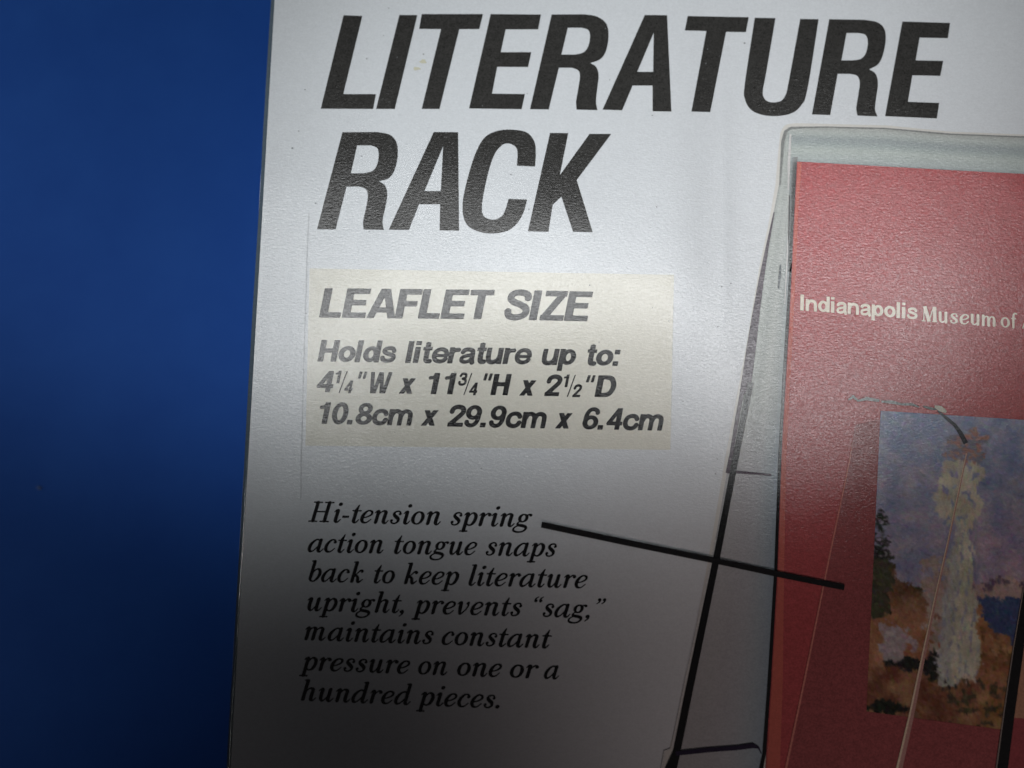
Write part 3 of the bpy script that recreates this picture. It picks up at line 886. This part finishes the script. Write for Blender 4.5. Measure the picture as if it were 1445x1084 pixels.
part_poly('tongue_tip', [ribbon([(1196, 565, 2), (1203, 560, 5), (1210, 566, 3), (1222, 563, 5), (1240, 566, 4)], 5), ribbon([(1243, 567, 3), (1258, 568, 5), (1271, 571, 3), (1286, 571, 4), (1296, 575, 2)], 4), ribbon([(1302, 574, 2), (1312, 577, 4), (1321, 578, 2)], 3)], lay(4), carton_mat('tongue_tip_print', lin((84, 90, 88)), .25, .3), RP)
part_poly('tongue_tip_highlight', [ribbon([(1318, 574, 3), (1326, 577, 8), (1334, 582, 4)], 5)], lay(5), carton_mat('tip_highlight_print', lin((185, 182, 165)), .1, .15), RP)
part_poly('tongue_tip_shadow', [ribbon([(1322, 580, 2), (1334, 590, 4), (1346, 600, 5), (1354, 611, 6), (1362, 626, 7)], 5)], lay(5), carton_mat('tip_shadow_print', lin((62, 66, 70)), .25, .3), RP)


# ---- the reproduced picture on the brochure: a plain coast landscape of loose dabs
def painting():
    x0, x1, y0, y1 = 1215, 1520, 578, 1050
    W_, H_ = (x1 - x0), (y1 - y0)
    img = np.zeros((H_, W_, 3))
    yy, xx = np.mgrid[0:H_, 0:W_]

    LT = rng.uniform(-1, 1, (256, 256))

    def vn(x, y):
        i, j = math.floor(x), math.floor(y)
        u, v = x - i, y - j
        u, v = u * u * (3 - 2 * u), v * v * (3 - 2 * v)
        q = lambda a_, b_: LT[(j + b_) % 256, (i + a_) % 256]
        return (q(0, 0) * (1 - u) + q(1, 0) * u) * (1 - v) + (q(0, 1) * (1 - u) + q(1, 1) * u) * v

    def sc(px, py, r=rng):
        """scene colour (sRGB) at a pixel of the photograph"""
        n1 = vn(px / 21, py / 17) * 1.5
        n2 = vn(px / 6.5 + 40, py / 6.0 + 9)
        ox, oy = px, py
        px = px + 5 * n2 + 9 * vn(px / 15 + 7, py / 15)
        py = py + 4 * vn(px / 7 + 90, py / 7) + 7 * vn(px / 16, py / 16 + 33)
        hill = 800 - 4 + max(0, (px - 1238)) * 0.62 + 6 * math.sin(px * .12)        # left hill outline
        rh = 852 + (px - 1372) * 1.02                                                # right slope outline
        # sky
        f = (py - 590) / 230
        c = np.array((140, 148, 174)) * (1 - f) + np.array((160, 154, 172)) * f
        c = c + n1 * np.array((16, 10, 4))
        if px > 1385:
            c = c + np.array((14, 2, 2)) * max(0, min(1, (py - 700) / 80))
        if py > 818 and px > 1300:
            c = np.array((182, 158, 152)) + n1 * 8
            if py < 830 and n2 > .15:
                c = np.array((110, 92, 110))
        if py > 842 and px > 1300:
            c = np.array((70, 84, 122))
        if px > 1300 and py > rh - 4 * math.sin(px * .2) and py > 846:
            c = np.array((164, 118, 84)) + n1 * np.array((14, 16, 12))
            if n2 > .5:
                c = np.array((120, 88, 58))
            if py > 990:
                c = np.array((150, 112, 72)) + n1 * 14
        if py > hill and px < 1345:
            g = min(1, (py - hill) / 60)
            c = np.array((112, 88, 68)) * (1 - g) + np.array((172, 122, 92)) * g + n1 * 14
        if 1300 < px < 1345 and 790 < py < 925 and n2 > -.5:
            c = np.array((176, 158, 150)) + n1 * 12
        if py > 940 and px < 1380:
            c = np.array((146, 104, 78)) + n1 * np.array((24, 26, 18))
        # dark shrubs
        if (px - 1240) ** 2 / 260 + (py - 762) ** 2 / 1500 < 1 and math.sin(px * .8 + py * .5) > -.55:
            c = np.array((48, 50, 46))
        if (px - 1238) ** 2 / 300 + (py - 830) ** 2 / 2200 < 1:
            c = np.array((78, 76, 58))
        dk = 912 + (px - 1240) * .28
        if dk - 2 < py < dk + 24 and 1250 < px < 1345:
            c = np.array((44, 44, 42))
        if ((px - 1262) / 22) ** 2 + ((py - 902) / 27) ** 2 + .5 * n2 < 1:
            c = np.array((178, 164, 166)) + n2 * 16
        if ((px - 1340) / 30) ** 2 + ((py - 936) / 26) ** 2 < 1 and px < 1352:
            c = np.array((42, 44, 38))
        if ((px - 1250) / 36) ** 2 + ((py - 998) / 11) ** 2 < 1:
            c = np.array((40, 42, 36))
        if 955 < py < 1030 and 1330 < px < 1420 and n2 > .35:
            c = np.array((84, 74, 56))
        # a tree in pale blossom with a broad light trunk, and a rusty tuft of old leaves on top
        cr = ((px - 1352) / 36) ** 2 + ((py - 695) / 50) ** 2 + .35 * math.sin(px * .16) * math.sin(py * .13)
        if cr < 1:
            c = np.array((194, 188, 168)) + n1 * 14
            if math.sin(px * .21 + 2) * math.sin(py * .17) > .55:
                c = np.array((140, 146, 172))
        if 735 < py < 962:
            px, py = ox + 3.5 * n2, oy + 3 * n2
            cx = 1357 - (py - 735) * 0.03
            hw = 11 + 15 * min(1, (py - 735) / 150) + (4 if py > 890 else 0)
            hw += 3 * math.sin(py * .09)
            if abs(px - cx) < hw:
                q = (px - cx) / hw
                c = np.array((204, 200, 180)) + n1 * 12 - np.array((22, 18, 6)) * (q < -.3)
                if math.sin(px * .45 + py * .05) > .9:
                    c = np.array((156, 158, 172))
        if ((px - 1362) / 30) ** 2 + ((py - 634) / 22) ** 2 + .4 * math.sin(px * .3) * math.sin(py * .3) < 1:
            s_ = math.sin(px * .37) * math.sin(py * .41 + 1)
            c = np.array((170, 124, 106)) if s_ > 0.1 else np.array((122, 122, 138))
        return np.clip(c, 8, 240)

    # base coat
    for by in range(0, H_, 6):
        for bx in range(0, W_, 6):
            img[by:by + 6, bx:bx + 6] = sc(x0 + bx + 3, y0 + by + 3)
    # dabs
    for k in range(13000):
        big = k < 2600
        px = rng.uniform(x0, x1)
        py = rng.uniform(y0, y1)
        c = sc(px, py) + rng.normal(0, 7, 3) + rng.normal(0, 9)
        sky = py < 800
        an = rng.normal(0.2 if sky else 1.1, 0.7)
        if 650 < py < 955 and abs(px - 1355) < 26:
            an = math.pi / 2 + rng.normal(0, .2)
        la, lb = (rng.uniform(5, 10), rng.uniform(2.2, 3.6)) if big else (rng.uniform(2.5, 6), rng.uniform(1.0, 1.9))
        cx, cy = px - x0, py - y0
        r = int(la) + 2
        ya, yb, xa, xb = max(0, int(cy) - r), min(H_, int(cy) + r + 1), max(0, int(cx) - r), min(W_, int(cx) + r + 1)
        X = xx[ya:yb, xa:xb] - cx
        Y = yy[ya:yb, xa:xb] - cy
        u = X * math.cos(an) + Y * math.sin(an)
        v = -X * math.sin(an) + Y * math.cos(an)
        m_ = np.clip(1.6 * (1 - (u / la) ** 2 - (v / lb) ** 2), 0, 1)[..., None] * 0.85
        img[ya:yb, xa:xb] = img[ya:yb, xa:xb] * (1 - m_) + c * m_
    b_ = img.copy()
    for dx, dy in ((1, 0), (-1, 0), (0, 1), (0, -1)):
        b_ += np.roll(np.roll(img, dx, 1), dy, 0)
    img = np.clip(b_ / 5, 4, 245)
    # mesh grid bounded by the slanting frame of the picture
    nx, ny = 190, 300
    cols, vs = [], []
    for j in range(ny + 1):
        f = j / ny
        for i in range(nx + 1):
            g = i / nx
            # corners: TL(1242,580) TR(1510,597) BL(1222,1003.5) BR(1490,1041)
            tx, ty = 1242 + (1510 - 1242) * g, 580 + 17 * g
            bx, by = 1222 + (1490 - 1222) * g, 1003.5 + 36 * g
            px, py = tx + (bx - tx) * f, ty + (by - ty) * f
            p = pg(px, py)
            vs.append((p[0], p[1], lay(2)))
            ii = min(W_ - 1, max(0, int(px - x0)))
            jj = min(H_ - 1, max(0, int(py - y0)))
            cc = img[jj, ii]
            cols.append((*lin(cc), 1))
    fs = []
    n = nx + 1
    for j in range(ny):
        for i in range(nx):
            fs.append((j * n + i, (j + 1) * n + i, (j + 1) * n + i + 1, j * n + i + 1))
    me = bpy.data.meshes.new('landscape_print')
    me.from_pydata(vs, [], fs)
    at = me.color_attributes.new('ink', 'FLOAT_COLOR', 'POINT')
    at.data.foreach_set('color', np.array(cols, dtype=np.float32).ravel())
    return me


link('landscape_print', painting(), M_vc, RP)['label'] = 'small loose-brushed landscape reproduced on the brochure'

# cream elastic line over the picture
part_poly('tongue_ridge', [ribbon([(1363.3, 640, 2), (1338, 760, 3), (1320, 840.7, 4), (1299.5, 939, 6), (1285, 1010, 7.5), (1268, 1084, 9), (1235, 1230, 10)], 3)], lay(3),
          carton_mat('ridge_dark_print', lin((182, 140, 132)), .08, .12), RP)
part_poly('tongue_ridge_highlight', [ribbon([(1362.5, 640, 1), (1337.2, 760, 1.2), (1318.6, 840.7, 1.6), (1297.5, 939, 2), (1282.4, 1010, 2.5), (1265, 1084, 3), (1231, 1230, 3)], 3)], lay(4),
          carton_mat('ridge_light_print', lin((226, 206, 180)), .06, .1), RP)
# black leg in front of the picture at the right
part_poly('right_panel', [[px_loop([(1447, 830), (1660, 850), (1660, 1032), (1426, 1012)])]], lay(4), carton_mat('tan_print', lin((176, 132, 108)), .12, .15), RP)
part_poly('right_panel', [[px_loop([(1426, 1012), (1660, 1032), (1660, 1320), (1380, 1320), (1420, 1084)])]], lay(4), carton_mat('dull_red_print', lin((150, 72, 76)), .1, .15), RP)
part_poly('front_leg', [ribbon([(1461, 730, 6), (1449, 830, 10), (1436, 915, 15), (1424, 1000, 15), (1413, 1084, 16), (1390, 1250, 18)], 15)], lay(5), M_line, RP)
part_poly('front_leg_highlight', [ribbon([(1443, 830, 1.2), (1428.5, 915, 1.4), (1416, 1000, 1.4), (1404.5, 1084, 1.6), (1380, 1250, 1.6)], 15)], lay(6), carton_mat('leg_light_print', lin((150, 140, 134)), .1, .1), RP)

# brochure name
nm = []
def word_on(dst, font, fname, text, x0, y0, x1, y1, cap, shear=0.0):
    set_word(dst, font, fname, text, x0, x1, y0, cap, shear, y1, 0.0)
word_on(nm, SANS, 'thin', 'Indianapolis', 1128.5, 438.5, 1292.5, 451.3, 22.5, .02)
link('brochure_name', poly_mesh(nm, lay(2)), M_cream, RP)['label'] = 'heavy cream word Indianapolis'
nm = []
word_on(nm, NARROW, 'narrow', 'Museum', 1301, 453.5, 1406, 461.3, 14)
word_on(nm, NARROW, 'narrow', 'of', 1411, 461.8, 1433, 463.6, 14)
word_on(nm, NARROW, 'narrow', 'Art', 1441, 464, 1478, 467, 14.2)
link('brochure_name', poly_mesh(nm, lay(2)), M_cream, RP)['label'] = 'thin cream words Museum of Art'

# callout rule from the text to the tongue
part('callout_line', poly_mesh([ribbon([(764, 740.5), (880, 765), (1008, 791), (1094, 809.5), (1190.5, 829)], 8.2)], lay(7)), M_line)


# ------------------------------------------------------------------ small marks on the board
def blob(px, py, rx, ry, seed):
    r = random.Random(seed)
    ph = [r.uniform(.7, 1.2) for _ in range(14)]
    return [pg(px + rx * ph[i] * math.cos(i / 14 * 6.283), py + ry * ph[i] * math.sin(i / 14 * 6.283)) for i in range(14)]


M_stain = carton_mat('yellow_stain', lin((205, 202, 180)), .05, .05)
part('stain', poly_mesh([[blob(597, 87, 5, 3, 1)], [blob(588, 97, 5, 2.5, 2)]], Z1), M_stain, label='faint yellowish smear under the title')
M_speck = carton_mat('grey_speck', lin((120, 122, 124)), .1)
sp = [[blob(random.uniform(400, 1080), random.uniform(10, 700), random.uniform(.5, 1.1), random.uniform(.5, 1.0), i)] for i in range(46)]
part('speck', poly_mesh(sp, Z3), M_speck, kind='stuff')
M_crease = carton_mat('crease_line', lin((198, 201, 204)), .05)
part('crease', poly_mesh([ribbon([(436, 300, .8), (433, 360, 1.3), (428, 520, 1.2), (425, 640, 1.6), (424, 705, 1.0)], 1)], Z1 + 0.00002), M_crease, label='faint crease left of the beige label')

# ------------------------------------------------------------------ blue table top
def blue_mat():
    m = bpy.data.materials.new('blue_plastic')
    m.use_nodes = True
    nt = m.node_tree
    p = nt.nodes['Principled BSDF']
    geo = node(nt, 'ShaderNodeNewGeometry')
    mm = node(nt, 'ShaderNodeVectorMath', operation='SCALE')
    mm.inputs['Scale'].default_value = 1000
    nt.links.new(geo.outputs['Position'], mm.inputs[0])
    n = node(nt, 'ShaderNodeTexNoise')
    n.inputs['Scale'].default_value = .05
    n.inputs['Detail'].default_value = 6
    n.inputs['Roughness'].default_value = .65
    nt.links.new(mm.outputs[0], n.inputs[0])
    r = node(nt, 'ShaderNodeValToRGB')
    r.color_ramp.elements[0].position = .3
    r.color_ramp.elements[0].color = (.013, .076, .355, 1)
    r.color_ramp.elements[1].position = .7
    r.color_ramp.elements[1].color = (.017, .090, .39, 1)
    nt.links.new(n.outputs[0], r.inputs[0])
    nt.links.new(r.outputs[0], p.inputs['Base Color'])
    n2 = node(nt, 'ShaderNodeTexNoise')
    n2.inputs['Scale'].default_value = 1.2
    n2.inputs['Detail'].default_value = 3
    nt.links.new(mm.outputs[0], n2.inputs[0])
    b = node(nt, 'ShaderNodeBump')
    b.inputs['Strength'].default_value = .5
    b.inputs['Distance'].default_value = .0001
    nt.links.new(n2.outputs[0], b.inputs['Height'])
    nt.links.new(b.outputs[0], p.inputs['Normal'])
    p.inputs['Roughness'].default_value = .65
    p.inputs['Specular IOR Level'].default_value = .12
    return m


bm = bmesh.new()
c = [bm.verts.new((x, y, -H - 0.0002)) for x, y in ((-.6, -.6), (.6, -.6), (.6, .5), (-.6, .5))]
bm.faces.new(c)
me = bpy.data.meshes.new('tabletop')
bm.to_mesh(me)
link('tabletop', me, blue_mat(), None, kind='structure')

# ------------------------------------------------------------------ a bit of lint lying on the table
def lint_mesh():
    zt_ = -H - 0.0001
    x0, y0 = pg(55, 689, zt_)
    bm = bmesh.new()
    r = random.Random(3)
    for k in range(7):
        an = r.uniform(0, 3.14)
        ln = r.uniform(.0004, .0009)
        cx, cy = x0 + r.uniform(-.0004, .0004), y0 + r.uniform(-.0003, .0003)
        dx, dy = math.cos(an) * ln / 2, math.sin(an) * ln / 2
        nx, ny = -math.sin(an) * .00006, math.cos(an) * .00006
        q = [bm.verts.new((cx + sx * dx + sy * nx, cy + sx * dy + sy * ny, zt_ + .0001 + zz)) for zz in (0, .00015) for sx, sy in ((-1, -1), (1, -1), (1, 1), (-1, 1))]
        for f in ((0, 3, 2, 1), (4, 5, 6, 7), (0, 1, 5, 4), (1, 2, 6, 5), (2, 3, 7, 6), (3, 0, 4, 7)):
            bm.faces.new([q[i] for i in f])
    me = bpy.data.meshes.new('lint')
    bm.to_mesh(me)
    return me


M_lint = bpy.data.materials.new('lint')
M_lint.use_nodes = True
M_lint.node_tree.nodes['Principled BSDF'].inputs['Base Color'].default_value = (.16, .24, .42, 1)
ln = link('lint', lint_mesh(), M_lint)
ln['label'] = 'tiny pale fleck of lint on the blue table left of the box'
ln['category'] = 'lint'
